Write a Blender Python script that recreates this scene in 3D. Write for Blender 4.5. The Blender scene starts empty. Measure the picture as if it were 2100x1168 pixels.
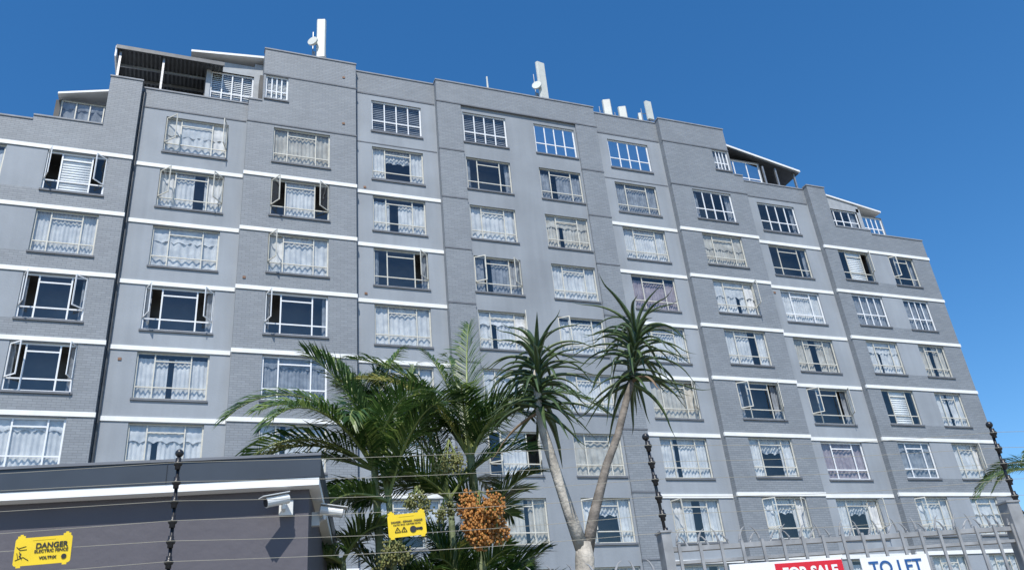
import bpy, math, random
from mathutils import Vector, Matrix
R = random.Random(7)
EYE = 1.6      # eye height; measured heights below are relative to the eye
S = bpy.context.scene
S.view_settings.view_transform = 'Standard'
try: S.view_settings.look = 'None'
except Exception: pass
S.view_settings.exposure = 0

# ------------------------------------------------------------------ materials
def new_mat(name):
    m = bpy.data.materials.new(name); m.use_nodes = True
    nt = m.node_tree
    b = nt.nodes['Principled BSDF']
    return m, nt, b

def mat(name, col, rough=0.6, var=0.12, scale=3.0, bump=0.0, bscale=40, metal=0.0, spec=0.5, stretch=(1,1,1)):
    m, nt, b = new_mat(name)
    N = nt.nodes; L = nt.links
    tc = N.new('ShaderNodeTexCoord'); mp = N.new('ShaderNodeMapping'); mp.inputs['Scale'].default_value = stretch
    L.new(tc.outputs['Object'], mp.inputs['Vector'])
    no = N.new('ShaderNodeTexNoise'); no.inputs['Scale'].default_value = scale; no.inputs['Detail'].default_value = 6
    L.new(mp.outputs['Vector'], no.inputs['Vector'])
    rp = N.new('ShaderNodeValToRGB')
    rp.color_ramp.elements[0].position = 0.3; rp.color_ramp.elements[1].position = 0.7
    rp.color_ramp.elements[0].color = tuple(c*(1-var) for c in col)+(1,)
    rp.color_ramp.elements[1].color = tuple(min(1, c*(1+var)) for c in col)+(1,)
    L.new(no.outputs['Fac'], rp.inputs['Fac']); L.new(rp.outputs['Color'], b.inputs['Base Color'])
    b.inputs['Roughness'].default_value = rough; b.inputs['Metallic'].default_value = metal
    b.inputs['Specular IOR Level'].default_value = spec
    if bump > 0:
        n2 = N.new('ShaderNodeTexNoise'); n2.inputs['Scale'].default_value = bscale; n2.inputs['Detail'].default_value = 4
        L.new(tc.outputs['Object'], n2.inputs['Vector'])
        bp = N.new('ShaderNodeBump'); bp.inputs['Strength'].default_value = bump; bp.inputs['Distance'].default_value = 0.02
        L.new(n2.outputs['Fac'], bp.inputs['Height']); L.new(bp.outputs['Normal'], b.inputs['Normal'])
    return m

def brick_mat(name, c1, c2, mortar):
    m, nt, b = new_mat(name); N = nt.nodes; L = nt.links
    tc = N.new('ShaderNodeTexCoord'); sp = N.new('ShaderNodeSeparateXYZ'); L.new(tc.outputs['Object'], sp.inputs[0])
    ad = N.new('ShaderNodeMath'); ad.operation = 'ADD'; L.new(sp.outputs['X'], ad.inputs[0]); L.new(sp.outputs['Y'], ad.inputs[1])
    cb = N.new('ShaderNodeCombineXYZ'); L.new(ad.outputs[0], cb.inputs['X']); L.new(sp.outputs['Z'], cb.inputs['Y'])
    br = N.new('ShaderNodeTexBrick'); br.inputs['Scale'].default_value = 1.0
    br.inputs['Brick Width'].default_value = 0.30; br.inputs['Row Height'].default_value = 0.095
    br.inputs['Mortar Size'].default_value = 0.009; br.inputs['Mortar Smooth'].default_value = 0.4; br.inputs['Bias'].default_value = 0.0
    br.inputs['Color1'].default_value = c1+(1,); br.inputs['Color2'].default_value = c2+(1,); br.inputs['Mortar'].default_value = mortar+(1,)
    L.new(cb.outputs[0], br.inputs['Vector'])
    no = N.new('ShaderNodeTexNoise'); no.inputs['Scale'].default_value = 0.6; no.inputs['Detail'].default_value = 8
    L.new(tc.outputs['Object'], no.inputs['Vector'])
    mr = N.new('ShaderNodeMapRange'); mr.inputs['To Min'].default_value = 0.84; mr.inputs['To Max'].default_value = 1.14
    L.new(no.outputs['Fac'], mr.inputs['Value'])
    mx = N.new('ShaderNodeMix'); mx.data_type = 'RGBA'; mx.blend_type = 'MULTIPLY'; mx.inputs['Factor'].default_value = 1
    L.new(br.outputs['Color'], mx.inputs['A']); L.new(mr.outputs['Result'], mx.inputs['B'])
    L.new(mx.outputs['Result'], b.inputs['Base Color'])
    bp = N.new('ShaderNodeBump'); bp.invert = True; bp.inputs['Strength'].default_value = 0.4; bp.inputs['Distance'].default_value = 0.013
    L.new(br.outputs['Fac'], bp.inputs['Height']); L.new(bp.outputs['Normal'], b.inputs['Normal'])
    b.inputs['Roughness'].default_value = 0.6
    return m

def plaster_mat(name, col):
    m, nt, b = new_mat(name); N = nt.nodes; L = nt.links
    tc = N.new('ShaderNodeTexCoord')
    n1 = N.new('ShaderNodeTexNoise'); n1.inputs['Scale'].default_value = 0.45; n1.inputs['Detail'].default_value = 7
    L.new(tc.outputs['Object'], n1.inputs['Vector'])
    mp = N.new('ShaderNodeMapping'); mp.inputs['Scale'].default_value = (3.3, 3.3, 0.3); L.new(tc.outputs['Object'], mp.inputs['Vector'])
    n2 = N.new('ShaderNodeTexNoise'); n2.inputs['Scale'].default_value = 1.0; n2.inputs['Detail'].default_value = 8; L.new(mp.outputs[0], n2.inputs['Vector'])
    ad = N.new('ShaderNodeMath'); ad.operation = 'MULTIPLY_ADD'; ad.inputs[1].default_value=.45
    L.new(n2.outputs['Fac'], ad.inputs[0]); L.new(n1.outputs['Fac'], ad.inputs[2])
    mr = N.new('ShaderNodeMapRange'); mr.inputs['From Min'].default_value = 0.5; mr.inputs['From Max'].default_value = .95
    mr.inputs['To Min'].default_value = 0.86; mr.inputs['To Max'].default_value = 1.11
    L.new(ad.outputs[0], mr.inputs['Value'])
    mx = N.new('ShaderNodeMix'); mx.data_type = 'RGBA'; mx.blend_type = 'MULTIPLY'; mx.inputs['Factor'].default_value = 1
    mx.inputs['A'].default_value = col+(1,); L.new(mr.outputs['Result'], mx.inputs['B'])
    L.new(mx.outputs['Result'], b.inputs['Base Color'])
    n3 = N.new('ShaderNodeTexNoise'); n3.inputs['Scale'].default_value = 14; n3.inputs['Detail'].default_value = 5; L.new(tc.outputs['Object'], n3.inputs['Vector'])
    bp = N.new('ShaderNodeBump'); bp.inputs['Strength'].default_value = 0.25; bp.inputs['Distance'].default_value = 0.02
    L.new(n3.outputs['Fac'], bp.inputs['Height']); L.new(bp.outputs['Normal'], b.inputs['Normal'])
    b.inputs['Roughness'].default_value = 0.75
    return m

def glass_mat(name, base, edge, tint, rough=0.02):
    # thin pane: reflectance rises towards grazing angles, same from both sides
    m = bpy.data.materials.new(name); m.use_nodes = True; nt = m.node_tree; N = nt.nodes; L = nt.links
    N.clear()
    o = N.new('ShaderNodeOutputMaterial'); t = N.new('ShaderNodeBsdfTransparent'); g = N.new('ShaderNodeBsdfGlossy')
    t.inputs['Color'].default_value = tint+(1,); g.inputs['Roughness'].default_value = rough
    lw = N.new('ShaderNodeLayerWeight'); lw.inputs['Blend'].default_value = .5
    pw = N.new('ShaderNodeMath'); pw.operation='POWER'; pw.inputs[1].default_value=4; L.new(lw.outputs['Facing'], pw.inputs[0])
    mr = N.new('ShaderNodeMath'); mr.operation = 'MULTIPLY_ADD'; mr.inputs[1].default_value = edge; mr.inputs[2].default_value=base; mr.use_clamp = True
    L.new(pw.outputs[0], mr.inputs[0])
    tc = N.new('ShaderNodeTexCoord'); n = N.new('ShaderNodeTexNoise'); n.inputs['Scale'].default_value = 1.3
    L.new(tc.outputs['Object'], n.inputs['Vector'])
    bp = N.new('ShaderNodeBump'); bp.inputs['Strength'].default_value = 0.15; bp.inputs['Distance'].default_value = 0.05
    L.new(n.outputs['Fac'], bp.inputs['Height']); L.new(bp.outputs['Normal'], g.inputs['Normal'])
    mx = N.new('ShaderNodeMixShader'); L.new(mr.outputs[0], mx.inputs[0]); L.new(t.outputs[0], mx.inputs[1]); L.new(g.outputs[0], mx.inputs[2])
    L.new(mx.outputs[0], o.inputs['Surface'])
    return m

def leaf_mat(name, c_dark, c_light, scale=6, rough=0.4, trans=0.25):
    m = bpy.data.materials.new(name); m.use_nodes = True; nt = m.node_tree; N = nt.nodes; L = nt.links
    b = N['Principled BSDF']; o = N['Material Output']
    tc = N.new('ShaderNodeTexCoord'); n = N.new('ShaderNodeTexNoise'); n.inputs['Scale'].default_value = scale; n.inputs['Detail'].default_value = 3
    L.new(tc.outputs['Object'], n.inputs['Vector'])
    r = N.new('ShaderNodeValToRGB'); r.color_ramp.elements[0].position = .32; r.color_ramp.elements[1].position = .7
    r.color_ramp.elements[0].color = c_dark+(1,); r.color_ramp.elements[1].color = c_light+(1,)
    L.new(n.outputs['Fac'], r.inputs['Fac']); L.new(r.outputs['Color'], b.inputs['Base Color'])
    b.inputs['Roughness'].default_value = rough
    t = N.new('ShaderNodeBsdfTranslucent'); L.new(r.outputs['Color'], t.inputs['Color'])
    mx = N.new('ShaderNodeMixShader'); mx.inputs[0].default_value = trans
    L.new(b.outputs[0], mx.inputs[1]); L.new(t.outputs[0], mx.inputs[2]); L.new(mx.outputs[0], o.inputs['Surface'])
    return m

M = {}
M['brick'] = brick_mat('painted_brick', (.222,.242,.265), (.262,.284,.308), (.17,.184,.203))
M['plaster'] = plaster_mat('grey_plaster', (.305,.333,.366))
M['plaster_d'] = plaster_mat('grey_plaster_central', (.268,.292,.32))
M['trim'] = mat('grey_trim', (.15,.16,.18), .7, .15)
M['white'] = mat('white_paint', (.84,.84,.82), .6, .06, 2)
M['cream'] = mat('cream_steel_frame', (.60,.58,.51), .5, .1, 5)
M['wframe'] = mat('white_aluminium_frame', (.82,.83,.84), .35, .04)
M['glass'] = glass_mat('window_glass', .10, .8, (.94,.96,.97))
M['glass_m'] = glass_mat('reflective_window_glass', .7, .3, (.5,.6,.7))
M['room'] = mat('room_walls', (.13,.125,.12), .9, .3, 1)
M['lace'] = leaf_mat('white_lace_curtain', (.58,.60,.62), (.84,.84,.83), 3, .9, .15)
M['lace2'] = leaf_mat('beige_curtain', (.46,.43,.37), (.68,.65,.58), 3, .9, .15)
M['purple'] = leaf_mat('mauve_curtain', (.30,.25,.29), (.46,.41,.44), 4, .9, .15)
M['grey_c'] = leaf_mat('grey_curtain', (.22,.24,.27), (.38,.41,.45), 4, .9, .15)
M['blind'] = mat('white_roller_blind', (.85,.85,.83), .8, .03)
M['roofmetal'] = mat('dark_roof_sheet', (.09,.095,.10), .5, .2, 4, metal=.3)
M['antenna'] = mat('antenna_casing', (.60,.61,.56), .5, .08, 3)
M['steel'] = mat('galvanised_steel', (.36,.36,.36), .45, .2, 12, metal=.6)
M['black'] = mat('black_plastic', (.018,.018,.02), .35, .2)
M['ground'] = mat('ground', (.16,.14,.10), .95, .3, .6)
M['dead']=mat('rusty_outlet',(.25,.14,.09),.8,.3)

# ------------------------------------------------------------------ mesh builder
class MB:
    def __init__(s): s.v=[]; s.f=[]; s.m=[]; s.mats=[]
    def mi(s, k):
        if k not in s.mats: s.mats.append(k)
        return s.mats.index(k)
    def face(s, pts, k):
        i=len(s.v); s.v += [tuple(p) for p in pts]; s.f.append(tuple(range(i,i+len(pts)))); s.m.append(s.mi(k))
    def hexa(s, c, k):
        i=len(s.v); s.v += [tuple(p) for p in c]; q=s.mi(k)
        for f in ((3,2,1,0),(4,5,6,7),(0,1,5,4),(1,2,6,5),(2,3,7,6),(3,0,4,7)):
            s.f.append(tuple(i+j for j in f)); s.m.append(q)
    def box(s, x0,x1,y0,y1,z0,z1,k):
        s.hexa([(x0,y0,z0),(x1,y0,z0),(x1,y1,z0),(x0,y1,z0),(x0,y0,z1),(x1,y0,z1),(x1,y1,z1),(x0,y1,z1)],k)
    def obox(s, o, ex, ey, a0,a1,b0,b1,z0,z1,k):
        P=lambda a,b,z:(o[0]+ex[0]*a+ey[0]*b, o[1]+ex[1]*a+ey[1]*b, (o[2] if len(o)>2 else 0)+z)
        s.hexa([P(a0,b0,z0),P(a1,b0,z0),P(a1,b1,z0),P(a0,b1,z0),P(a0,b0,z1),P(a1,b0,z1),P(a1,b1,z1),P(a0,b1,z1)],k)
    def tube(s, pts, rad, k, n=8, cap=True):
        pts=[Vector(p) for p in pts]; q=s.mi(k); rings=[]
        if not isinstance(rad,(list,tuple)): rad=[rad]*len(pts)
        ref=Vector((0.13,0.21,1)).normalized()
        for i,p in enumerate(pts):
            t=(pts[min(i+1,len(pts)-1)]-pts[max(i-1,0)]).normalized()
            a=t.cross(ref)
            if a.length<.05: a=t.cross(Vector((1,0,0)))
            a.normalize(); b=t.cross(a)
            st=len(s.v); rings.append(st)
            for j in range(n):
                an=2*math.pi*j/n; s.v.append(tuple(p+(a*math.cos(an)+b*math.sin(an))*rad[i]))
        for i in range(len(pts)-1):
            for j in range(n):
                s.f.append((rings[i]+j,rings[i]+(j+1)%n,rings[i+1]+(j+1)%n,rings[i+1]+j)); s.m.append(q)
        if cap:
            s.f.append(tuple(rings[0]+j for j in range(n))[::-1]); s.m.append(q)
            s.f.append(tuple(rings[-1]+j for j in range(n))); s.m.append(q)
    def ball(s, c, r, k, n=8, m=5, sz=1.0):
        st=len(s.v); q=s.mi(k)
        for i in range(m+1):
            th=math.pi*i/m
            for j in range(n):
                ph=2*math.pi*j/n
                s.v.append((c[0]+r*math.sin(th)*math.cos(ph),c[1]+r*math.sin(th)*math.sin(ph),c[2]+r*sz*math.cos(th)))
        for i in range(m):
            for j in range(n):
                s.f.append((st+i*n+j,st+(i+1)*n+j,st+(i+1)*n+(j+1)%n,st+i*n+(j+1)%n)); s.m.append(q)
    def build(s, name, parent=None, smooth=False, loc=None):
        me=bpy.data.meshes.new(name); me.from_pydata(s.v,[],s.f)
        for k in s.mats: me.materials.append(M[k])
        me.polygons.foreach_set('material_index', s.m)
        if smooth: me.polygons.foreach_set('use_smooth',[True]*len(s.f))
        me.update()
        ob=bpy.data.objects.new(name,me); S.collection.objects.link(ob)
        if parent: ob.parent=parent
        elif loc is None: ob.location=(0,0,EYE)
        else: ob.location=loc
        return ob

def empty(name, loc=(0,0,EYE)):
    e=bpy.data.objects.new(name,None); e.empty_display_size=.3; e.location=loc; S.collection.objects.link(e); return e

# ------------------------------------------------------------------ apartment building
YP, YR, YC = 31.6, 31.94, 31.69       # protruding brick bays, recessed plaster bays, centre plaster
FH = 2.79; ZTOP = 27.72
GZ = -EYE
bld = empty('apartment_building')
walls, frames, glass, curt, rooms, trim = MB(), MB(), MB(), MB(), MB(), MB()

def ztop(k): return ZTOP-FH*k

def wall(x0,x1,z0,z1,y,holes,fn):
    xs={x0,x1}; zs={z0,z1}
    for h in holes:
        for a in (h[0],h[1]):
            if x0<a<x1: xs.add(a)
        for a in (h[2],h[3]):
            if z0<a<z1: zs.add(a)
    xs=sorted(xs); zs=sorted(zs)
    for i in range(len(xs)-1):
        for j in range(len(zs)-1):
            xc=(xs[i]+xs[i+1])/2; zc=(zs[j]+zs[j+1])/2
            if any(h[0]<xc<h[1] and h[2]<zc<h[3] for h in holes): continue
            walls.face([(xs[i],y,zs[j]),(xs[i+1],y,zs[j]),(xs[i+1],y,zs[j+1]),(xs[i],y,zs[j+1])], fn(xc,zc))

def curtain(x0,x1,z0,z1,y,k,amp=.035,wl=.17,scal=False):
    n=max(4,int((x1-x0)/.035)); nz=6; ph=R.random()*6; q=curt.mi(k); st=len(curt.v); ph2=R.random()*6
    dz=R.uniform(.5,1.5)
    for j in range(nz+1):
        t=j/nz
        for i in range(n+1):
            x=x0+(x1-x0)*i/n
            yy=y+amp*(.5+.5*(1-t))*(math.sin(2*math.pi*x/wl+ph+.8*math.sin(x*3.1+ph2)+t*dz)+.5*math.sin(2*math.pi*x/(wl*2.7)+ph2))+.012*math.sin(9*t+ph)
            zb=z0
            if scal: zb=z0+.10*abs(math.sin(2*math.pi*(x-x0)/.9+ph2))
            curt.v.append((x,yy,zb+(z1-zb)*t))
    for j in range(nz):
        for i in range(n):
            a=st+j*(n+1)+i; curt.f.append((a,a+1,a+n+2,a+n+1)); curt.m.append(q)

def bar(x0,x1,y,z0,z1,k,d=.045): frames.box(x0,x1,y,y+d,z0,z1,k)

def casement(xh, w, z0, z1, y, side, ang, fk, gk):
    s = 1 if side=='L' else -1
    ex=(s*math.cos(ang),-math.sin(ang)); ey=(-ex[1], ex[0])
    o=(xh,y)
    t=.045
    for a0,a1,b0,b1 in ((0,w,z0,z0+t),(0,w,z1-t,z1),(0,t,z0+t,z1-t),(w-t,w,z0+t,z1-t)):
        frames.obox(o,ex,ey,a0,a1,-.015,.015,b0,b1,fk)
    P=lambda a,z:(o[0]+ex[0]*a,o[1]+ex[1]*a,z)
    glass.face([P(t,z0+t),P(w-t,z0+t),P(w-t,z1-t),P(t,z1-t)],gk)

def window(x0,x1,zt,zb,yw,kind='L',fr='c',op='',style=0):
    fk='cream' if fr=='c' else 'wframe'
    gk='glass_m' if kind=='B' else 'glass'
    yf=yw+.08; t=.058 if fr=='c' else .07
    D=.26
    walls.face([(x0,yw,zb),(x0,yw+D,zb),(x0,yw+D,zt),(x0,yw,zt)][::-1],'plaster')
    walls.face([(x1,yw,zb),(x1,yw+D,zb),(x1,yw+D,zt),(x1,yw,zt)],'plaster')
    walls.face([(x0,yw,zt),(x1,yw,zt),(x1,yw+D,zt),(x0,yw+D,zt)],'plaster')
    walls.face([(x0,yw,zb),(x1,yw,zb),(x1,yw+D,zb),(x0,yw+D,zb)],'plaster')
    trim.box(x0-.05,x1+.05,yw-.055,yw+.06,zb-.07,zb+.012,'trim')
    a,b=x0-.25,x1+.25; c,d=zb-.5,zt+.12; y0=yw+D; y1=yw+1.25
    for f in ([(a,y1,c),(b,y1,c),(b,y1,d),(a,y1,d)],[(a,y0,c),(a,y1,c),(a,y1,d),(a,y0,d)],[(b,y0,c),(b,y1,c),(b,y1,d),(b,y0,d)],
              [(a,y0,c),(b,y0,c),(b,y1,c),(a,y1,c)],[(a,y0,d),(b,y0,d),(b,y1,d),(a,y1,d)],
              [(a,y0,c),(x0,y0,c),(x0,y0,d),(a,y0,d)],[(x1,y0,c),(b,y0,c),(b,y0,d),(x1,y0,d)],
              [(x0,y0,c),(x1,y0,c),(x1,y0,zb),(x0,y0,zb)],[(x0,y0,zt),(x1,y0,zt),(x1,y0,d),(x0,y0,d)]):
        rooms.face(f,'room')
    w=x1-x0; h=zt-zb
    bar(x0,x1,yf,zb+.014,zb+.014+t,fk); bar(x0,x1,yf,zt-t,zt-.001,fk); bar(x0+.001,x0+t,yf,zb+.014+t,zt-t,fk); bar(x1-t,x1-.001,yf,zb+.014+t,zt-t,fk)
    zi0=zb+.014+t; zi1=zt-t; xi0=x0+t; xi1=x1-t
    if style==2:
        n=4; xm=[xi0+(xi1-xi0)*i/n for i in range(n+1)]; zm=[zi0+(zi1-zi0)*.36]
        zl=[zi0]+zm+[zi1]
    else:
        sw=.25 if style==0 else .33
        xm=[xi0,x0+w*sw,x1-w*sw,xi1]; zl=[zi0,zb+h*.27,zi1]
    mt=t*.8
    for zz in zl[1:-1]: bar(xi0,xi1,yf+.003,zz-mt/2,zz+mt/2,fk,.04)
    for xx in xm[1:-1]:
        for j in range(len(zl)-1):
            lo=zl[j]+(mt/2 if j else 0); hi=zl[j+1]-(mt/2 if j<len(zl)-2 else 0)
            bar(xx-mt/2,xx+mt/2,yf+.003,lo,hi,fk,.04)
    if style==0:
        zz=zb+h*.83; bar(xm[1]+mt/2,xm[2]-mt/2,yf+.006,zz-mt/2,zz+mt/2,fk,.035)
    for i in range(len(xm)-1):
        for j in range(len(zl)-1):
            top=j==len(zl)-2
            if top and i==0 and 'L' in op:
                casement(x0+t*.5,xm[1]-x0-t*.3,zl[j]+.01,zl[j+1],yf-.02,'L',math.radians(R.uniform(30,75)),fk,gk); continue
            if top and i==len(xm)-2 and 'R' in op:
                casement(x1-t*.5,x1-xm[-2]-t*.3,zl[j]+.01,zl[j+1],yf-.02,'R',math.radians(R.uniform(30,75)),fk,gk); continue
            tl=R.uniform(-.006,.006)
            glass.face([(xm[i],yf+.02,zl[j]),(xm[i+1],yf+.02,zl[j]),(xm[i+1],yf+.02+tl,zl[j+1]),(xm[i],yf+.02+tl,zl[j+1])],gk)
    yc=yw+.20
    if kind in 'LTPNB':
        ck={'L':'lace','T':'lace2','P':'purple','N':'grey_c','B':'grey_c'}[kind]
        g=R.choice([0,0,0,.04,.08])*w; gx=x0+w*R.uniform(.3,.7); zt2=zt-.03
        if R.random()<.25: zt2=zt-h*R.uniform(.08,.16)
        if g<.05: curtain(x0+.01,x1-.01,zb+.02,zt2,yc,ck,wl=R.choice([.14,.18,.24,.3]))
        else:
            curtain(x0+.01,gx-g,zb+.02,zt2,yc,ck); curtain(gx+g,x1-.01,zb+.02,zt2,yc,ck)
        if R.random()<.3: curtain(x0+.02,x1-.02,zb+h*R.choice([.5,.62,.72]),zt-.05,yc-.045,ck,amp=.01,wl=.22,scal=True)
    elif kind=='H':
        f=R.uniform(.25,.34)*w
        curtain(x0+.01,x0+f,zb+.02,zt-.03,yc,'lace'); curtain(x1-f,x1-.01,zb+.02,zt-.03,yc,'lace')
        curtain(x0+.1,x1-.1,zb+h*.6,zt-.03,yc+.06,'lace',scal=True)
    elif kind=='M':
        curtain(x0+.25*w,x1-.25*w,zb+.02,zt-.03,yc,'lace')
    elif kind=='S':
        curt.box(x0+.26*w,x1-.26*w,yf+.06,yf+.07,zb+.06,zt-.06,'blind')
        for i in range(14):
            z=zb+.1+(h-.2)*i/14; curt.box(x0+.26*w,x1-.26*w,yf+.05,yf+.058,z,z+.09,'blind')
    elif kind in 'GW':
        n=16
        for i in range(n):
            z=zb+.05+(h-.1)*i/n; curt.face([(x0+.03,yc-.02,z),(x1-.03,yc-.02,z),(x1-.03,yc+.03,z+.095),(x0+.03,yc+.03,z+.095)],'blind' if kind=='W' else 'grey_c')
    elif kind=='K':
        if R.random()<.6:
            f=R.uniform(.08,.16)*w; curtain(x0+.01,x0+f,zb+.02,zt-.03,yc+.05,'grey_c')
            curtain(x1-f,x1-.01,zb+.02,zt-.03,yc+.05,'grey_c')

cols = {
 'a':(-9.45,-7.55,YP),'b':(-6.1,-3.9,YP),'c':(-1.93,.65,YR),'d':(2.57,5.09,YP),'e':(7.11,9.6,YR),
 'f':(11.7,14.02,YC),'g':(15.58,17.9,YC),'h':(20.0,22.49,YR),'i':(24.55,27.03,YP),'j':(29.0,31.55,YR),'k':(33.5,35.65,YP),'l':(37.12,39.0,YP)}
tab = {
 'a':(2,[('L','c','',0),('L','c','',0),('N','w','',0),('L','c','',0),('L','c','',0),('T','c','',0),('L','c','',0),('K','c','',0)]),
 'b':(2,[('S','w','LR',0),('L','c','',0),('K','w','LR',0),('K','w','LR',0),('L','w','',0),('L','c','',0),('L','c','',0),('K','c','',0)]),
 'c':(1,[('L','c','LR',0),('L','c','LR',0),('L','c','',0),('K','w','LR',0),('L','c','',0),('L','c','',0),('L','c','',0),('L','c','',0),('K','c','',0)]),
 'd':(1,[('T','c','',0),('M','c','LR',0),('L','c','L',0),('K','w','L',0),('N','w','',0),('L','c','',0),('L','w','',0),('L','c','',0),('K','c','',0)]),
 'e':(0,[('G','w','',2),('H','c','',0),('L','c','',0),('K','c','R',0),('L','c','',0),('L','c','',0),('L','c','',0),('H','c','',0),('L','c','',0),('K','c','',0)]),
 'f':(0,[('G','w','',2),('K','c','',0),('L','c','',0),('N','c','LR',0),('L','c','R',0),('L','c','',0),('M','c','LR',0),('T','c','',0),('L','c','',0),('K','c','',0)]),
 'g':(0,[('B','w','',2),('N','c','',0),('T','c','',0),('L','c','',0),('L','c','L',0),('L','c','',0),('T','c','',0),('H','c','L',0),('L','c','',0),('K','c','',0)]),
 'h':(0,[('B','w','',2),('N','c','',0),('L','c','',0),('P','c','',0),('L','c','',0),('T','c','R',0),('L','c','',0),('L','c','L',0),('L','c','',0),('K','c','',0)]),
 'i':(1,[('K','w','',2),('T','c','',0),('L','c','R',0),('L','c','',0),('K','c','LR',0),('H','c','',0),('H','c','LR',0),('L','c','',0),('K','c','',0)]),
 'j':(1,[('K','w','',2),('K','c','',0),('L','w','',0),('T','c','',0),('K','c','LR',0),('P','w','',0),('H','c','R',0),('L','c','',0),('K','c','',0)]),
 'k':(2,[('S','c','R',0),('N','w','',2),('L','c','',0),('S','c','',0),('N','w','',0),('L','c','L',0),('L','c','',0),('K','c','',0)]),
 'l':(2,[('K','c','L',0),('N','w','',2),('T','c','',0),('L','c','',0),('L','c','R',0),('L','c','',0),('L','c','',0),('K','c','',0)]),
}
holes={}
for c,(x0,x1,y) in cols.items():
    k0,rows=tab[c]; holes[c]=[]
    for i,(kd,fr,op,st) in enumerate(rows):
        k=k0+i; zt=ztop(k)-.13; zb=ztop(k)-2.0
        if k==9: zb=zt-1.5
        holes[c].append((x0,x1,zb,zt)); window(x0,x1,zt,zb,y,kd,fr,op,st)

BR=lambda x,z:'brick'; PL=lambda x,z:'plaster'
def edge_bay(xa,xb):
    def fn(x,z):
        if xa<x<xb and z<ztop(2):
            r=(ZTOP-z)%FH
            if r<1.95: return 'plaster'
        return 'brick'
    return fn
ZB=GZ
eb1=edge_bay(-10.0,-6.1); eb9=edge_bay(35.65,37.12)
wall(-10.7,-6.86,ZB,23.4,YP,holes['a']+holes['b'],eb1)
wall(-6.86,-4.3,ZB,23.62,YP,holes['b'],eb1)
wall(-4.3,-3.03,ZB,26.25,YP,holes['b'],BR)
wall(32.63,33.9,ZB,26.25,YP,holes['k'],BR)
wall(33.9,36.46,ZB,23.62,YP,holes['k'],eb9)
wall(36.46,40.3,ZB,23.4,YP,holes['k']+holes['l'],eb9)
for (a,b,c) in ((-3.03,1.42,'c'),(28.18,32.63,'j')):
    wall(a,b,ZB,25.15,YR,holes[c],PL); wall(a,b,25.15,26.15,YR,[],BR)
tw1=[(2.1,3.12,26.4,27.8)]; tw2=[(26.48,27.5,26.4,27.8)]
wall(1.42,2.0,ZB,26.2,YP,[],BR); wall(2.0,6.29,ZB,29.35,YP,holes['d']+tw1,BR)
wall(27.6,28.18,ZB,26.2,YP,[],BR); wall(23.31,27.6,ZB,29.35,YP,holes['i']+tw2,BR)
window(2.1,3.12,27.8,26.4,YP,'W','w','',2); window(26.48,27.5,27.8,26.4,YP,'N','w','',2)
for (a,b,c) in ((6.29,10.35,'e'),(19.25,23.31,'h')):
    wall(a,b,ZB,27.95,YR,holes[c],PL); wall(a,b,27.95,29.25,YR,[],BR)
wall(10.35,11.6,ZB,29.3,YP,[],BR); wall(18.0,19.25,ZB,29.3,YP,[],BR)
wall(11.6,18.0,ZB,27.95,YC,holes['f']+holes['g'],lambda x,z:'plaster_d'); wall(11.6,18.0,27.95,29.3,YP,[],BR)
def ret(x,z1,y0,y1,k='brick',z0=ZB): walls.face([(x,y0,z0),(x,y1,z0),(x,y1,z1),(x,y0,z1)],k)
for x,z in ((-3.03,26.25),(1.42,26.2),(6.29,29.35),(10.35,29.3),(19.25,29.3),(23.31,29.35),(28.18,26.2),(32.63,26.25)): ret(x,z,YP,YR)
ret(11.6,27.95,YP,YC); ret(18.0,27.95,YP,YC)
walls.face([(11.6,YP,27.95),(18.0,YP,27.95),(18.0,YC,27.95),(11.6,YC,27.95)],'brick')
for x,z0,z1 in ((-6.86,23.3,23.62),(36.46,23.3,23.62)): ret(x,z1,YP,YP+.3,z0=z0)
for x,z0,z1 in ((-4.3,23.4,26.25),(33.9,23.4,26.25),(2.0,26.0,29.35),(27.6,26.0,29.35)): ret(x,z1,YP,YP+1.8,z0=z0)
ret(-3.03,26.25,YR,YR+1.5,z0=25.8); ret(32.63,26.25,YR,YR+1.5,z0=25.8)
def cop(a,b,z,y,d=.34): trim.box(a,b,y-.035,y+d,z-.002,z+.07,'coping')
M['coping']=mat('coping', (.26,.275,.30), .7,.15)
for a,b,z,y in ((-10.73,-6.86,23.4,YP),(-6.86,-4.31,23.62,YP),(-4.33,-3.0,26.25,YP),(-3.0,1.40,26.15,YR),(1.40,1.99,26.2,YP),(1.97,6.32,29.35,YP),
    (6.32,10.32,29.25,YR),(10.32,19.28,29.3,YP),(19.28,23.28,29.25,YR),(23.28,27.63,29.35,YP),(27.63,28.2,26.2,YP),(28.2,32.6,26.15,YR),(32.6,33.93,26.25,YP),(33.93,36.46,23.62,YP),(36.46,40.33,23.4,YP)):
    cop(a,b,z,y)
def band(a,b,z,y,k='white',h=.175,p=.04): trim.box(a,b,y-p,y+.05,z-h/2,z+h/2,k)
for k in range(2,10):
    z=ztop(k)
    for a,b,y in ((-10.73,-3.0,YP),(-2.995,1.385,YR),(1.39,6.32,YP),(6.325,10.35,YR),(19.25,23.27,YR),(23.275,28.21,YP),(28.215,32.59,YR),(32.595,40.33,YP)): band(a,b,z,y)
for k in range(1,10):
    for a,b in ((10.33,11.62),(17.98,19.27)): band(a,b,ztop(k)+.1,YP,'trim',.07,.02)
for a,b,y in ((1.39,6.32,YP),(23.28,28.2,YP)): band(a,b,ztop(1)+.05,y,'trim',.07,.025)
for a,b,y in ((1.99,6.32,YP),(23.28,27.61,YP)): band(a,b,ztop(0)+.12,y,'trim',.07,.025)
for a,b in ((-2.99,1.38),(28.22,32.58)): band(a,b,25.15,YR,'trim',.07,.025)
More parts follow.
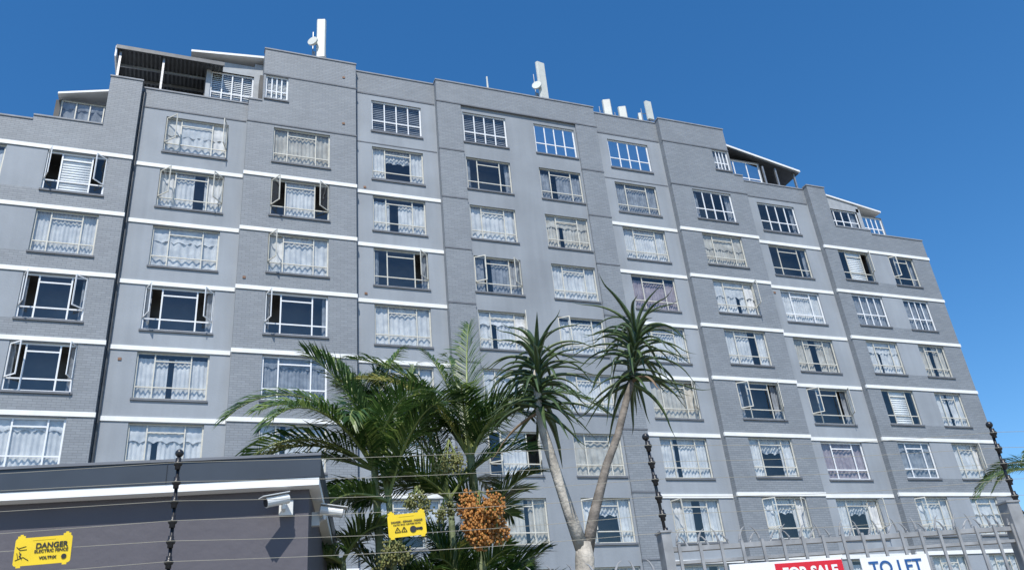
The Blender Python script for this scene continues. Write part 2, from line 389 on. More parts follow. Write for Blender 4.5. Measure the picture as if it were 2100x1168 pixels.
for a,b in ((6.33,10.32),(19.28,23.27)):
    band(a,b,27.95,YR,'trim',.08,.025); band(a,b,ztop(1)+.05,YR,'trim',.05,.015)
band(10.32,19.28,27.98,YP,'trim',.08,.025)
trim.tube([(-2.93,YR-.07,26.0),(-2.93,YR-.07,GZ)],.055,'roofmetal',8)  # dark downpipe added to widen the bay's narrow shadow strip
trim.tube([(6.36,YR-.05,27.9),(6.36,YR-.05,GZ)],.03,'trim',6)
for x,z,y in ((6.75,16.9,YR),(6.75,22.4,YR),(-2.5,13.3,YR),(28.6,19.0,YR),(1.7,17.0,YP),(5.7,25.6,YP),(5.7,28.4,YP)):
    trim.box(x-.06,x+.06,y-.03,y+.01,z-.05,z+.05,'dead')
walls.box(-10.7,40.3,33.4,46,GZ,22.9,'plaster')
walls.box(-4.3,33.9,33.45,45.8,22.9,25.8,'plaster')
walls.box(2.0,27.6,33.5,45.6,25.8,28.9,'plaster')
for a,b,z in ((-10.69,40.29,22.9),(-4.29,33.89,25.7),(2.01,27.59,28.7)):
    walls.box(a,b,YR+.05,33.9,z,z+.15,'trim')
ret(-10.7,23.4,YP,33.4); ret(40.3,23.4,YP,33.4)

# rooftop structures
pent=MB()
def corrug(x0,x1,y0,y1,zf,zbk,k):
    n=int((x1-x0)/.09); q=pent.mi(k); st=len(pent.v)
    for i in range(n+1):
        x=x0+(x1-x0)*i/n; d=.025*(1 if i%2 else -1)
        pent.v.append((x,y0,zf+d)); pent.v.append((x,y1,zbk+d))
    for i in range(n):
        a=st+2*i; pent.f.append((a,a+2,a+3,a+1)); pent.m.append(q)
corrug(-4.3,.2,32.1,35.8,28.35,27.9,'roofmetal')
pent.box(-4.35,.25,32.03,32.1,28.27,28.47,'roofmetal'); pent.box(-4.38,-4.31,32.1,35.8,27.85,28.45,'wframe')
for y in (32.9,33.8,34.7): pent.box(-4.3,.2,y,y+.06,28.0,28.12,'steel')
for x in (-4.2,-2.4): pent.box(x,x+.09,32.2,32.29,25.9,28.25,'steel')
pent.box(-4.2,-.5,35.8,36,25.8,27.95,'brownwall'); M['brownwall']=mat('terrace_wall',(.22,.20,.18),.8)
pent.box(-.5,-.3,32.5,36,25.85,28.9,'lightwall'); M['lightwall']=mat('penthouse_wall',(.36,.38,.40),.7)
pent.box(-.3,1.62,32.5,32.6,28.3,28.9,'lightwall'); pent.box(1.62,2.0,32.5,32.6,25.85,29.1,'lightwall')
pent.hexa([(-1.25,32.2,28.95),(2.0,32.2,29.3),(2.0,36,29.3),(-1.25,36,28.95),(-1.25,32.2,29.07),(2.0,32.2,29.42),(2.0,36,29.42),(-1.25,36,29.07)],'white')
window(-.3,1.62,28.3,26.4,32.5,'W','w','',2)
pent.hexa([(27.62,32.1,28.75),(33.0,32.1,27.6),(33.0,36,27.6),(27.62,36,28.75),(27.62,32.1,28.87),(33.0,32.1,27.72),(33.0,36,27.72),(27.62,36,28.87)],'white')
pent.hexa([(27.7,32.15,28.66),(32.9,32.15,27.5),(32.9,36,27.5),(27.7,36,28.66),(27.7,32.15,28.73),(32.9,32.15,27.57),(32.9,36,27.57),(27.7,36,28.73)],'roofmetal')
pent.box(27.6,30.4,32.4,32.47,25.9,26.5,'lightwall')
window(27.65,30.3,28.0,26.4,32.4,'B','w','',1)
for x in (30.4,31.3,32.6): pent.box(x,x+.1,32.3,32.4,25.9,27.75,'steel')
pent.box(30.4,32.8,34.6,34.7,25.8,27.6,'roofmetal')
for x0,x1,za,zb_,flip in ((-6.2,-4.32,25.45,26.0,0),(33.95,38.2,26.1,25.35,1)):
    pent.hexa([(x0-.1,31.95 if flip else 32.3,za),(x1,31.95 if flip else 32.3,zb_),(x1,33.4,zb_),(x0-.1,33.4,za),
               (x0-.1,31.95 if flip else 32.3,za+.1),(x1,31.95 if flip else 32.3,zb_+.1),(x1,33.4,zb_+.1),(x0-.1,33.4,za+.1)],'white')
window(-6.15,-3.9,25.35,23.7,32.5,'N','c','',2)
window(33.95,36.3,25.15,23.9,32.0,'K','w','',2); window(36.6,38.15,25.0,23.7,32.05,'B','w','',2)
pent.hexa([(33.95,32.02,25.15),(36.5,32.02,25.15),(36.5,32.1,25.15),(33.95,32.1,25.15),(33.95,32.02,26.05),(36.5,32.02,25.6),(36.5,32.1,25.6),(33.95,32.1,26.05)],'lightwall')
pent.box(36.3,36.6,32.02,33.4,23,25.4,'lightwall')
for mb,n in ((walls,'walls'),(frames,'window_frames'),(glass,'window_panes'),(rooms,'rooms'),(trim,'bands_sills_copings'),(pent,'penthouse_and_terrace_roofs')):
    mb.build(n,bld)
curt.build('curtains_and_blinds',bld,smooth=True)

# ------------------------------------------------------------------ rooftop antennas
def panel_antenna(x,y,z0,h,w,dish=False,n=1,face=0.3):
    mb=MB()
    for i in range(n):
        xx=x+i*.95; hh=h-.3*i
        mb.tube([(xx,y+.2,z0-.6),(xx,y+.2,z0+hh*.95)],.04,'steel',8)
        c,s=math.cos(face),math.sin(face); ex=(c,-s); ey=(s,c)
        o=(xx,y,0)
        hw=w/2; d=.16
        prof=[(-hw,.0),(-hw*.8,-d*.6),(hw*.8,-d*.6),(hw,0),(hw,d*.4),(-hw,d*.4)]
        lo=[(o[0]+ex[0]*a+ey[0]*b,o[1]+ex[1]*a+ey[1]*b) for a,b in prof]
        mb.face([(p[0],p[1],z0+.12) for p in lo][::-1],'antenna'); mb.face([(p[0],p[1],z0+hh) for p in lo],'antenna')
        for j in range(6):
            p,q=lo[j],lo[(j+1)%6]; mb.face([(p[0],p[1],z0+.12),(q[0],q[1],z0+.12),(q[0],q[1],z0+hh),(p[0],p[1],z0+hh)],'antenna')
        for zz in (z0+.3,z0+hh*.8): mb.box(xx-.05,xx+.05,y+.05,y+.22,zz,zz+.08,'steel')
        if dish:
            mb.box(xx+.12,xx+.3,y+.2,y+.38,z0+.1,z0+.55,'antenna'); mb.box(xx-.40,xx-.24,y+.15,y+.3,z0+.2,z0+.6,'steel')
        mb.tube([(xx-.1,y,z0+.13),(xx-.12,y+.02,z0-.1),(xx-.3,y+.2,z0-.3)],.015,'black',5)
        mb.tube([(xx-.36,y+.25,z0-.4),(xx-.36,y+.25,z0+hh*.75)],.025,'steel',5)
        mb.tube([(xx-.36,y+.25,z0+hh*.5),(xx,y+.2,z0+hh*.5)],.018,'steel',5)
    for a in (-.5,.5): mb.tube([(x+a,y+.2,z0-.3),(x,y+.2,z0+.35)],.02,'steel',6)
    if dish:
        c0=Vector((x-.45,y-.15,z0+dish)); nrm=Vector((-.6,-.75,.1)).normalized(); a=nrm.cross(Vector((0,0,1))).normalized(); b=nrm.cross(a)
        rr=.26; st=None
        for ring in ((rr,.0),(rr,.09),(rr*.6,.2)):
            cur=len(mb.v)
            for j in range(16):
                t=2*math.pi*j/16; mb.v.append(tuple(c0-nrm*ring[1]+(a*math.cos(t)+b*math.sin(t))*ring[0]))
            if st is None: mb.f.append(tuple(range(cur,cur+16))); mb.m.append(mb.mi('antenna'))
            else:
                for j in range(16): mb.f.append((st+j,st+(j+1)%16,cur+(j+1)%16,cur+j)); mb.m.append(mb.mi('antenna'))
            st=cur
        mb.tube([c0-nrm*.15,(x,y+.2,z0+dish)],.03,'steel',6)
    return mb.build('cellular_antenna')
panel_antenna(4.65,32.0,29.65,2.6,.46,dish=1.0)
panel_antenna(16.6,32.0,29.55,2.65,.55,dish=.9,face=-.2)
panel_antenna(20.6,32.3,29.4,1.25,.48,n=2,face=.4)
panel_antenna(23.2,32.1,29.5,1.4,.42,face=-.1)
panel_antenna(22.65,32.3,29.2,.9,.2,face=.5)
mb=MB(); mb.tube([(13.35,32.0,29.0),(13.35,32.0,30.5)],[.06,.045],'antenna',8); mb.box(13.2,13.5,31.95,32.1,29.2,29.35,'steel'); mb.build('roof_mast')

# ------------------------------------------------------------------ gatehouse
M['gh_wall']=plaster_mat('gatehouse_wall',(.105,.098,.112)); M['gh_roof']=mat('gatehouse_fascia',(.035,.045,.06),.45,.15)
M['tan']=mat('door_frame_tan',(.42,.36,.28),.6)
gh=empty('gatehouse'); mb=MB()
eg=(.977,-.212); ng=(-.212,-.977); bk=(.212,.977)
C=(.975,6.3,0)
mb.obox(C,eg,bk,-7,0,0,3.6,1.765,1.925,'gh_roof')
mb.obox(C,eg,bk,-7,.004,-.012,.02,1.925,1.945,'trim')
mb.obox(C,eg,bk,-6.99,-.01,.006,3.5,1.705,1.762,'white')
for a in (-1.1,-3.3,-5.5): mb.obox(C,eg,bk,a,a+.006,-.003,.01,1.767,1.923,'black')
mb.build('roof',gh); mb=MB()
def ghw(a0,a1,z0,z1): mb.obox(C,eg,bk,a0,a1,.12,.32,z0,z1,'gh_wall')
DZ=1.10
ghw(-.95,-.09,GZ,1.703); ghw(-3.2,-.95,DZ,1.703); ghw(-7,-3.2,GZ,1.703)
mb.obox(C,eg,bk,-.29,-.09,.32,3.3,GZ,1.703,'gh_wall'); mb.obox(C,eg,bk,-7,-.29,3.1,3.3,GZ,1.703,'gh_wall')
mb.build('walls',gh); mb=MB()
mb.obox(C,eg,bk,-3.2,-.95,.10,.25,DZ-.07,DZ-.003,'tan'); mb.obox(C,eg,bk,-1.02,-.953,.10,.25,GZ,DZ-.075,'tan'); mb.obox(C,eg,bk,-3.2,-3.13,.10,.25,GZ,DZ-.075,'tan')
mb.obox(C,eg,bk,-3.12,-1.03,.19,.22,GZ,DZ-.08,'black')
mb.build('garage_opening_frame',gh)

# ------------------------------------------------------------------ security cameras
M['camwhite']=mat('camera_white',(.72,.72,.70),.4,.05)
def seccam(p,d,wallp):
    mb=MB(); p=Vector(p); d=Vector(d).normalized(); w=Vector(wallp)
    mb.tube([p-d*.09,p-d*.085,p+d*.07,p+d*.09],[.026,.036,.036,.038],'camwhite',14)
    mb.tube([p+d*.088,p+d*.094],[.033,.032],'black',14)
    side=d.cross(Vector((0,0,1))).normalized()
    q=[p+Vector((0,0,.042))+d*a+side*b for a,b in ((-.08,-.04),(.13,-.04),(.13,.04),(-.08,.04))]
    mb.hexa([tuple(v) for v in q]+[tuple(v+Vector((0,0,.006))) for v in q],'camwhite')
    mb.tube([p-d*.05-Vector((0,0,.03)),p-d*.05-Vector((0,0,.055)),w+(p-w)*.35-Vector((0,0,.04)),w-Vector((0,0,.04))],[.014,.016,.016,.018],'camwhite',8)
    mb.obox((w.x,w.y,w.z),eg,bk,-.05,.05,-.05,.0,-.075,.03,'camwhite')
    return mb.build('security_camera',smooth=False)
wp=(C[0]+eg[0]*-.25+bk[0]*.12, C[1]+eg[1]*-.25+bk[1]*.12,1.585)
seccam((wp[0]-.085,wp[1]-.15,1.59),(-.93,-.3,-.25),wp)
wp2=(C[0]+eg[0]*-.09+bk[0]*.5, C[1]+eg[1]*-.09+bk[1]*.5,1.58)
seccam((wp2[0]+.13,wp2[1]-.1,1.60),(.9,-.1,-.15),(wp2[0]+.01,wp2[1],1.58))

# ------------------------------------------------------------------ fences
ef=(.9833,-.1819); nf=(-.1819,-.9833)
def FP(x,off=0,z=0): return (x+nf[0]*off, 5.5-.185*x+nf[1]*off, z)
fe=empty('electric_fence'); mb=MB()
levels=[1.02+.118*i for i in range(6)]
def epost(x,z0,lean=0.0):
    mb.tube([FP(x-lean,0,z0),FP(x,0,1.68)],.011,'black',8)
    for i,z in enumerate(levels):
        if z<z0: continue
        xx=x-lean*(1.68-z)/(1.68-z0)
        mb.ball(FP(xx,.012,z),.027,'black',10,6,.8); mb.tube([FP(xx,.012,z-.035),FP(xx,.012,z+.035)],.017,'black',8)
    mb.ball(FP(x,0,1.68),.026,'black',10,6)
epost(-.02,GZ,.0); epost(2.99,.9,-.03); epost(5.68,.9,.02); epost(-3.6,GZ)
mb.build('posts_and_insulators',fe,smooth=True); mb=MB()
M['wire']=mat('fence_wire',(.55,.50,.38),.35,.1,metal=.5)
for i,z in enumerate(levels):
    xs=[-3.6,-.02,2.99,5.68,9.5]
    for a,b in zip(xs[:-1],xs[1:]):
        pts=[]
        for j in range(9):
            t=j/8; pts.append(FP(a+(b-a)*t,.04,z-.025*math.sin(math.pi*t)*(1+.5*math.sin(i*2.3+a))))
        mb.tube(pts,.0016,'wire',5,cap=False)
mb.build('wires',fe)

M['fpaint']=mat('grey_fence_paint',(.30,.30,.30),.5,.25,8)
pf=MB()
def spike(x,z,h,bend):
    b=Vector(FP(x,0,z)); e=Vector((ef[0],ef[1],0))
    pf.tube([b,b+Vector((0,0,h*.4))+e*bend*.2,b+Vector((0,0,h*.8))+e*bend*.7,b+Vector((0,0,h))+e*bend*1.3],[.010,.008,.005,.001],'fpaint',6)
def rail(x0,x1,z0,z1):
    o=FP(x0,0,0); Ln=(x1-x0)/ef[0]
    pf.obox(o,ef,nf,0,Ln,-.02,.02,z0,z1,'fpaint')
rail(3.0,9.5,.90,.93); rail(3.0,9.5,.82,.84); rail(3.0,9.5,-.9,-.86)
x=3.08; i=0
while x<9.4:
    o=FP(x,.022); pf.obox(o,ef,nf,-.010,.010,0,.012,-1.5,.945,'fpaint')
    spike(x,.94,.10,R.choice([-1,1])*R.uniform(.02,.05)); 
    spike(x+.07,.927,.075,R.choice([-1,1])*R.uniform(.03,.06))
    x+=.145; i+=1
rail(.9,2.96,.74,.775)
x=.95; i=0
while x<2.9:
    o=FP(x,.022); pf.obox(o,ef,nf,-.012,.012,0,.012,-1.5,.79,'fpaint'); spike(x,.78,.09,R.choice([-1,1])*R.uniform(.02,.05)); x+=.13
for x,z,w in ((3.0,1.02,.032),(5.6,1.09,.05),(.92,.8,.03)):
    pf.obox(FP(x),ef,nf,-w,w,-.05,.05,GZ,z,'fpaint'); pf.obox(FP(x),ef,nf,-w-.008,w+.008,-.058,.058,z,z+.012,'fpaint')
pf.build('palisade_fence')

# ------------------------------------------------------------------ signs
M['yellow']=mat('sign_yellow',(.80,.56,.015),.45,.07,6); M['signwhite']=mat('sign_white',(.82,.82,.82),.4,.03)
M['red']=mat('sign_red',(.62,.015,.03),.4,.05); M['blue']=mat('sign_blue',(.02,.09,.26),.4,.05); M['ink']=mat('sign_ink',(.02,.02,.02),.5,.05)
def basis(cx,cz,off,roll=0):
    p=FP(cx,off,cz+EYE)
    X=Vector((ef[0],ef[1],0)); Z=Vector((0,0,1)); Nn=Vector((nf[0],nf[1],0))
    X2=X*math.cos(roll)+Z*math.sin(roll); Z2=-X*math.sin(roll)+Z*math.cos(roll)
    m=Matrix(((X2.x,Z2.x,Nn.x,p[0]),(X2.y,Z2.y,Nn.y,p[1]),(X2.z,Z2.z,Nn.z,p[2]),(0,0,0,1))); return m
def text(s,par,x,y,size,k,z=.004,bold=0.0,align='CENTER',sx=1.0):
    c=bpy.data.curves.new('lettering','FONT'); c.body=s; c.size=size; c.align_x=align; c.align_y='CENTER'; c.offset=bold; c.extrude=.0006
    c.materials.append(M[k]); o=bpy.data.objects.new('lettering',c); S.collection.objects.link(o); o.parent=par; o.location=(x,y,z); o.scale=(sx,1,1); return o
def local(mb,name,par):
    o=mb.build(name,par); return o
def board(w,h,k,holesign=False):
    mb=MB()
    if holesign:
        n=5; r=.015; pts=[]
        for cx,cy,a0 in ((w/2-r,-h/2+r,-90),(w/2-r,h/2-r,0),(-w/2+r,h/2-r,90),(-w/2+r,-h/2+r,180)):
            for i in range(n+1):
                a=math.radians(a0+90*i/n); pts.append((cx+r*math.cos(a),cy+r*math.sin(a)))
        mb.face([(p[0],p[1],.001) for p in pts],k); mb.face([(p[0],p[1],-.003) for p in pts][::-1],k)
        for i in range(len(pts)):
            p,q=pts[i],pts[(i+1)%len(pts)]; mb.face([(p[0],p[1],-.003),(q[0],q[1],-.003),(q[0],q[1],.001),(p[0],p[1],.001)],k)
        for sx in (-1,1):
            x=sx*w*.40; mb.box(x-.02,x+.02,h/2,h/2+.012,-.003,.001,k); mb.box(x-.008,x+.008,h/2+.012,h/2+.02,-.003,.001,k)
            mb.box(x-.012,x+.012,-h/2-.01,-h/2,-.003,.001,k)
        mb.box(-w*.2,w*.2,h/2-.018,h/2-.012,.001,.0025,k)
    else:
        mb.box(-w/2,w/2,-h/2,h/2,-.006,0,k)
    return mb
def tri(mb,cx,cy,r,k,z=.004,line=.004):
    P=[(cx+r*math.cos(math.radians(a)),cy+r*math.sin(math.radians(a))) for a in (90,210,330)]
    for i in range(3):
        a=Vector(P[i]+(z,)); b=Vector(P[(i+1)%3]+(z,)); mb.tube([a,b],line/2,k,4)
def bolt(mb,cx,cy,s,k,z=.004):
    mb.face([(cx-.2*s,cy+.5*s,z),(cx+.15*s,cy+.1*s,z),(cx+.0*s,cy+.08*s,z),(cx+.25*s,cy-.5*s,z),(cx-.2*s,cy-.02*s,z),(cx-.05*s,cy+.02*s,z)][::-1],k)
ws=empty('electric_fence_warning_sign'); ws.matrix_world=basis(-.69,1.12,.055,.03)
local(board(.30,.155,'yellow',True),'plate',ws)
text('DANGER',ws,.045,.026,.042,'ink',bold=.0012); text('ELECTRIC FENCE',ws,.045,-.004,.0235,'ink',bold=.0006)
text('VOLTRIX',ws,.03,-.042,.022,'ink',bold=.0008)
mb=MB(); mb.tube([(.115,-.042,.002),(.115,-.042,.005)],.014,'ink',16)
bolt(mb,-.115,-.02,.05,'ink')
for a,b in (((-.14,.03),(-.12,.01)),((-.12,.01),(-.085,.012)),((-.14,-.045),(-.10,-.03)),((-.10,-.03),(-.07,-.05)),((-.135,-.005),(-.125,-.04)),((-.13,.02),(-.09,.03))):
    mb.tube([(a[0],a[1],.003),(b[0],b[1],.003)],.0018,'ink',4)
local(mb,'hand_and_bolt_pictogram',ws)
ws=empty('electric_fence_warning_sign'); ws.matrix_world=basis(1.35,1.155,.055,.06)
local(board(.235,.14,'yellow',True),'plate',ws)
text('DANGER - GEVAAR - INGOZI',ws,0,.022,.0150,'ink',bold=.0005); text('ELECTRIC FENCE - ELEKTRIESE HEINING',ws,0,.005,.0095,'ink',bold=.0003)
mb=MB(); tri(mb,-.06,-.03,.02,'ink'); bolt(mb,-.06,-.03,.02,'ink'); tri(mb,-.02,-.03,.02,'ink'); mb.tube([(-.02,-.038,.004),(-.02,-.02,.004)],.002,'ink',4)
mb.tube([(.035,-.03,.002),(.035,-.03,.005)],[.020,.020],'ink',16); mb.box(.05,.085,-.036,-.022,.002,.004,'ink'); mb.tube([(.085,-.03,.002),(.085,-.03,.004)],.010,'ink',12)
local(mb,'pictograms',ws)
fs=empty('for_sale_sign'); fs.matrix_world=basis(3.77,.49,.07,0)
local(board(.80,.60,'signwhite'),'board',fs)
mb=MB(); mb.box(-.085,.398,.10,.285,.0,.003,'red'); local(mb,'red_panel',fs)
text('FOR SALE',fs,.157,.218,.092,'signwhite',z=.006,bold=.0035)
tl=empty('to_let_sign'); tl.matrix_world=basis(4.54,.50,.07,0)
local(board(.50,.55,'signwhite'),'board',tl)
text('TO LET',tl,0,.20,.12,'blue',z=.004,bold=.002)
wb=empty('notice_board'); wb.matrix_world=basis(6.0,.75,.08,0); local(board(.70,.58,'signwhite'),'board',wb)
mb=MB(); mb.box(-.35,.35,-.29,-.2,0,.003,'blue'); local(mb,'lower_stripe',wb)

# ------------------------------------------------------------------ vegetation
M['palm']=leaf_mat('palm_leaf',(.022,.060,.014),(.08,.15,.034),2.5,.36,.3)
M['palm_l']=leaf_mat('palm_leaf_light',(.12,.19,.045),(.22,.29,.08),2.5,.4,.35)
M['palm_y']=leaf_mat('palm_leaf_yellowing',(.24,.24,.06),(.38,.34,.10),2.5,.5,.3)
M['rachis']=mat('palm_rachis',(.22,.26,.08),.5,.2)
M['pstem']=mat('palm_stem',(.19,.22,.11),.7,.3,6,.4,20,stretch=(1,1,5))
M['fruit']=mat('orange_fruit',(.44,.19,.04),.5,.4,20); M['seed']=mat('green_seed',(.19,.19,.06),.6,.3,20)
M['aloe']=leaf_mat('tree_aloe_leaf',(.035,.065,.022),(.11,.155,.06),5,.34,.04)
M['aloe_dry']=mat('tree_aloe_dry_leaf',(.22,.15,.09),.8,.3)
M['bark']=mat('pale_bark',(.42,.38,.32),.85,.4,9,.7,25,stretch=(1,1,.5)); M['bark2']=mat('grey_bark',(.19,.165,.14),.85,.35,9,.7,25)

def frond(mb,base,az,el,L,droop,lk='palm',ll=.42,n=64):
    base=Vector(base); pts=[base]; tans=[]; ns=14; p=base.copy()
    azv=az; twist=R.uniform(-.5,.5)
    for i in range(ns):
        t=i/ns; e=el-droop*(t**1.35); azv+=twist/ns
        d=Vector((math.cos(azv)*math.cos(e),math.sin(azv)*math.cos(e),math.sin(e))); tans.append(d); p=p+d*L/ns; pts.append(p.copy())
    tans.append(tans[-1])
    mb.tube(pts,[.017*(1-i/(ns+1))+.003 for i in range(ns+1)],'rachis',5)
    yel=R.random()<.05
    q=mb.mi('palm_y' if yel else lk); dq=mb.mi('palm_l'); roll=R.uniform(-.6,.6)
    hang=R.uniform(.2,.9); pl=R.uniform(.1,.6)
    for i in range(n):
        t=.14+.85*i/(n-1); f=t*ns; k=min(int(f),ns-1); u=f-k
        b=pts[k].lerp(pts[k+1],u); T=tans[k]
        side=T.cross(Vector((0,0,1)))
        if side.length<.1: side=Vector((math.sin(az),-math.cos(az),0))
        side.normalize(); up=side.cross(T).normalized()
        side,up=(side*math.cos(roll)+up*math.sin(roll)),(up*math.cos(roll)-side*math.sin(roll))
        al=math.radians(60-36*t); Ll=ll*(.35+.65*math.sin(math.pi*min(1,(t*.82+.12))))*R.uniform(.85,1.12)
        for s in (-1,1):
            if R.random()<.03: continue
            a2=al+R.uniform(-.09,.09)
            d=(T*math.cos(a2)+side*s*math.sin(a2)+up*R.uniform(.05,.3)).normalized()
            m=b+d*Ll*.5; d2=(d+Vector((0,0,-hang*R.uniform(.7,1.3)))).normalized(); tip=m+d2*Ll*.5
            wv=d.cross(up).normalized()*.0095*R.uniform(.8,1.2)
            wv=(wv+up*.004*s)
            st=len(mb.v); mb.v += [tuple(b+wv*.35),tuple(b-wv*.35),tuple(m-wv),tuple(m+wv),tuple(tip)]
            kq = dq if R.random()<pl*.6 else q
            mb.f.append((st,st+1,st+2,st+3)); mb.m.append(kq); mb.f.append((st+3,st+2,st+4)); mb.m.append(kq)

def cluster(mb,c,r,n,k,br='rachis',sr=.013):
    c=Vector(c); sub=[c+Vector((R.gauss(0,1),R.gauss(0,1)*.5,R.gauss(0,1)*.7)).normalized()*r*R.uniform(.2,.65) for _ in range(9)]
    for i in range(n):
        s=sub[i%9]; d=Vector((R.gauss(0,1),R.gauss(0,1),R.gauss(-.2,1))).normalized()*r*.36*R.random()**.6; d.z*=1.3
        p=s+d
        if i%10==0: mb.tube([c+Vector((0,0,r*.9)),s+Vector((0,0,r*.2)),p-Vector((0,0,.06))],[.006,.004,.003],br,4)
        mb.ball(p,sr*R.uniform(.7,1.2),k,5,3)

def rings_stem(mb,p0,p1,r0,r1,k):
    p0=Vector(p0);p1=Vector(p1); n=26; pts=[];rs=[]
    for i in range(n+1):
        t=i/n; pts.append(p0.lerp(p1,t)+Vector((.03*math.sin(t*3),0,0))); rs.append((r0+(r1-r0)*t)*(1.0 if i%2 else 1.1))
    mb.tube(pts,rs,k,9)

def palm(crown_specs,stems,extras=None,name='palm_tree'):
    mb=MB()
    for s in stems: rings_stem(mb,*s)
    for (c,frs) in crown_specs:
        for fr in frs: frond(mb,c,*fr)
    if extras: extras(mb)
    return mb.build(name)
rad=math.radians
def fan(n,az0,az1,e0,e1,L,dr,**k):
    out=[]
    for i in range(n):
        out.append((rad(az0+(az1-az0)*i/max(1,n-1)+R.uniform(-9,9)),rad(R.uniform(e0,e1)),L*R.uniform(.85,1.12),rad(dr*R.uniform(.8,1.2))))
    return out
G=GZ
# azimuth: 0 = +x, 180 = -x, -90 = towards the street
palm([((1.86,8.5,2.45),fan(4,162,205,38,60,1.55,120)+[(rad(180),rad(68),1.95,rad(125)),(rad(172),rad(22),1.2,rad(65))]+fan(5,70,160,68,86,1.8,45)+fan(2,-20,30,60,78,1.3,85)+fan(2,-120,-70,60,80,1.3,110)),
      ((1.98,8.4,2.1),fan(3,150,205,10,45,1.05,90)+fan(3,50,130,76,88,1.9,28)+fan(2,-60,10,60,80,1.2,80)),
      ((1.55,8.6,1.55),fan(5,130,230,10,55,.85,80)+fan(2,-40,20,50,70,.7,80))],
     [((1.98,8.5,G),(1.86,8.5,2.5),.06,.035,'pstem'),((2.08,8.45,G),(1.98,8.4,2.15),.05,.03,'pstem'),((1.8,8.6,G),(1.55,8.6,1.6),.05,.03,'pstem')],
     lambda mb:(cluster(mb,(1.93,8.1,1.48),.26,420,'seed'),cluster(mb,(2.2,8.1,2.0),.2,200,'seed')))
palm([((2.95,8.6,2.6),fan(5,120,200,62,82,1.8,70)+[(rad(8),rad(62),2.25,rad(112))]+fan(3,-20,40,62,82,1.5,90)+fan(2,-120,-60,58,78,1.2,115)+fan(3,60,110,76,86,1.95,32)),
      ((2.72,8.7,2.2),fan(4,90,180,62,84,1.75,48)+fan(2,-30,30,40,60,1.0,80)+fan(2,170,200,20,45,.95,80)),
      ((3.1,8.75,1.8),fan(3,-30,50,40,75,.9,80)+fan(2,120,190,50,80,.9,80))],
     [((3.02,8.6,G),(2.95,8.6,2.65),.065,.045,'pstem'),((2.7,8.7,G),(2.72,8.7,2.25),.05,.03,'pstem'),((3.12,8.75,G),(3.1,8.75,1.85),.045,.03,'pstem')],
     lambda mb:(cluster(mb,(2.78,7.9,1.76),.36,2000,'fruit',sr=.0155),cluster(mb,(2.56,8.1,2.45),.24,280,'seed'),cluster(mb,(2.45,8.0,1.9),.16,160,'seed')))
palm([((2.9,8.9,1.0),fan(7,10,170,45,85,1.3,50)+fan(4,-170,-10,40,75,1.0,80)),((3.45,9.0,.9),fan(5,20,160,45,85,1.0,55)+fan(3,-160,-20,50,75,.8,80)),((2.3,8.8,.9),fan(6,20,160,60,85,1.3,45)+fan(3,-160,-20,50,75,.9,80))],
     [((2.9,8.9,G),(2.9,8.9,1.1),.06,.05,'pstem'),((3.45,9.0,G),(3.45,9.0,1.0),.05,.04,'pstem'),((2.3,8.8,G),(2.3,8.8,1.0),.05,.04,'pstem')])
palm([((22.6,16,4.6),fan(8,90,270,20,75,2.6,100)+fan(7,-90,80,20,75,2.5,100))],[((22.8,16,G),(22.6,16,4.7),.16,.11,'pstem')])

def strap(mb,base,az,el,L,w,droop,k):
    p=Vector(base); ns=14; q=mb.mi(k); prev=None; tw=R.uniform(-.5,.5); rec=R.uniform(0,1.1)
    for i in range(ns+1):
        t=i/ns; e=el-droop*min(1,t/.72)**.95+rec*max(0,t-.7)/.3; a=az+tw*t
        d=Vector((math.cos(a)*math.cos(e),math.sin(a)*math.cos(e),math.sin(e)))
        side=Vector((-math.sin(a),math.cos(a),0)); up=side.cross(d)*-1
        ww=w*(1-t**1.35)/2+.001; th=ww*.45
        st=len(mb.v); mb.v += [tuple(p-side*ww+up*ww*.35),tuple(p-up*th),tuple(p+side*ww+up*ww*.35),tuple(p+up*th*.1)]
        if prev is not None:
            for j in range(4): mb.f.append((prev+j,prev+(j+1)%4,st+(j+1)%4,st+j)); mb.m.append(q)
        prev=st; p=p+d*L/ns
def rosette(mb,p0,p1,n,L,w):
    p0=Vector(p0);p1=Vector(p1)
    for i in range(n):
        t=(i+R.random())/n; az=i*2.39996+R.uniform(-.25,.25)
        el=rad(10+52*t**.9+R.uniform(-10,10)); dr=rad(R.uniform(60,115))
        if t<.28: el=rad(R.uniform(-25,20)); dr=rad(R.uniform(25,70))
        if t>.88: el=rad(R.uniform(55,80)); dr*=.8
        strap(mb,p0.lerp(p1,t),az,el,L*R.uniform(.8,1.12),w*R.uniform(.8,1.15),dr,'aloe' if t>.05 or R.random()<.5 else 'aloe_dry')
mb=MB(); ya=7.6
mb.tube([(3.61,ya,G),(3.63,ya,-.1),(3.65,ya,1.0),(3.70,ya,1.35),(3.71,ya,1.50)],[.145,.12,.095,.095,.072],'bark',12)
mb.tube([(3.70,ya,1.39),(3.60,ya,1.77),(3.49,ya,2.24),(3.41,ya,2.62),(3.39,ya,2.91),(3.40,ya,3.33)],[.072,.06,.052,.047,.043,.03],'bark',10)
mb.tube([(3.72,ya,1.37),(3.87,ya+.02,1.77),(4.10,ya+.04,2.28),(4.30,ya+.06,2.62),(4.47,ya+.08,3.0),(4.60,ya+.08,3.29),(4.73,ya+.08,3.80)],[.064,.053,.043,.04,.038,.038,.03],'bark2',10)
rosette(mb,(3.40,ya,2.80),(3.44,ya,3.47),70,.74,.072)
rosette(mb,(4.58,ya+.08,3.20),(4.76,ya+.08,3.86),70,.84,.072)
mb.build('tree_aloe',smooth=True)

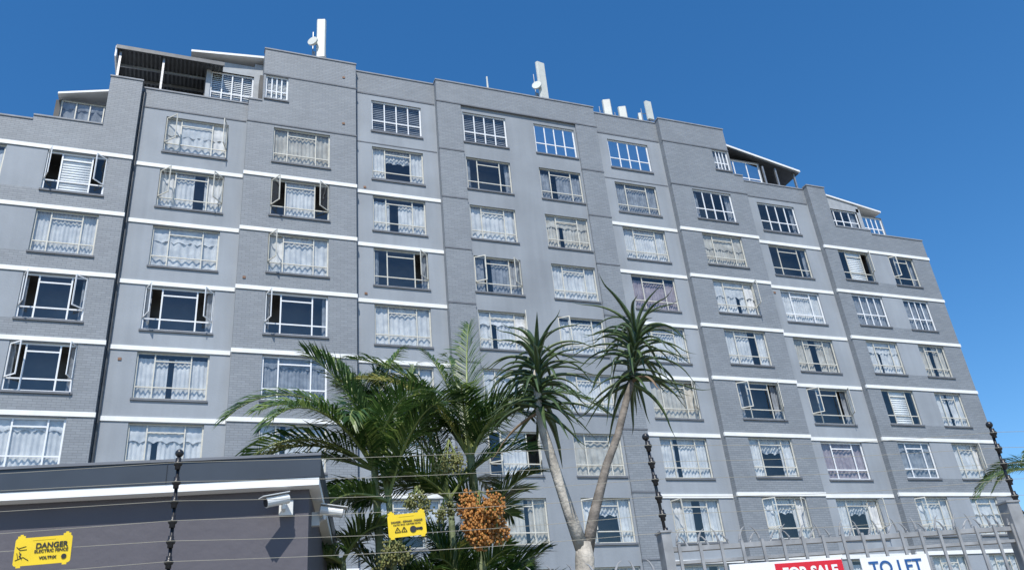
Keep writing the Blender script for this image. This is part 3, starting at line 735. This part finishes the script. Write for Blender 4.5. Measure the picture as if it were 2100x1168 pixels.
# ------------------------------------------------------------------ ground
mb=MB(); mb.face([(-600,-600,0),(600,-600,0),(600,600,0),(-600,600,0)],'ground'); mb.build('ground',loc=(0,0,0))
M['pave']=mat('pavement',(.30,.29,.27),.9,.2,2); M['asph']=mat('asphalt',(.05,.05,.052),.9,.2,3)
mb=MB()
def strip(a,b,z,k):
    p=[]
    for x,o in ((-60,a),(60,a),(60,b),(-60,b)): q=FP(x,o,0); p.append((q[0],q[1],z))
    mb.face(p,k)
strip(.3,8.0,.12,'pave'); 
o=FP(-60,8.0,0); mb.obox(o,ef,nf,0,122,0,.15,0,.125,'pave'); mb.build('pavement',loc=(0,0,0)); mb=MB()
strip(8.15,15.5,.004,'asph'); mb.build('road',loc=(0,0,0))

# ------------------------------------------------------------------ light
SUN_EL=rad(57); sx,sy=-.40,-.917
w=bpy.data.worlds.new('World'); S.world=w; w.use_nodes=True
nt=w.node_tree; bg=nt.nodes['Background']
sk=nt.nodes.new('ShaderNodeTexSky'); sk.sky_type='NISHITA'; sk.sun_disc=False; sk.sun_elevation=SUN_EL; sk.sun_rotation=rad(203.6)
sk.altitude=100; sk.air_density=1.0; sk.dust_density=.3; sk.ozone_density=3.5
hs=nt.nodes.new('ShaderNodeHueSaturation'); hs.inputs['Saturation'].default_value=1.29; hs.inputs['Value'].default_value=1.15
nt.links.new(sk.outputs[0],hs.inputs['Color']); nt.links.new(hs.outputs[0],bg.inputs['Color']); bg.inputs['Strength'].default_value=.15
ld=bpy.data.lights.new('sun','SUN'); ld.energy=5.0; ld.angle=rad(.5); ld.color=(1,.96,.89)
lo=bpy.data.objects.new('sun',ld); S.collection.objects.link(lo)
d=Vector((sx*math.cos(SUN_EL),sy*math.cos(SUN_EL),math.sin(SUN_EL)))
lo.rotation_euler=d.to_track_quat('Z','Y').to_euler(); lo.location=(0,0,60)

# ------------------------------------------------------------------ camera
cd=bpy.data.cameras.new('camera'); cam=bpy.data.objects.new('camera',cd); S.collection.objects.link(cam)
cd.sensor_width=36; cd.lens=29.64; cd.clip_end=3000; cd.clip_start=.05
r=Vector((.9339,-.3467,-.0892)).normalized(); b=Vector((-.3473,-.8173,-.4602)).normalized(); r=(r-b*r.dot(b)).normalized(); u=b.cross(r)
cam.matrix_world=Matrix(((r.x,u.x,b.x,0),(r.y,u.y,b.y,0),(r.z,u.z,b.z,EYE),(0,0,0,1)))
S.camera=cam
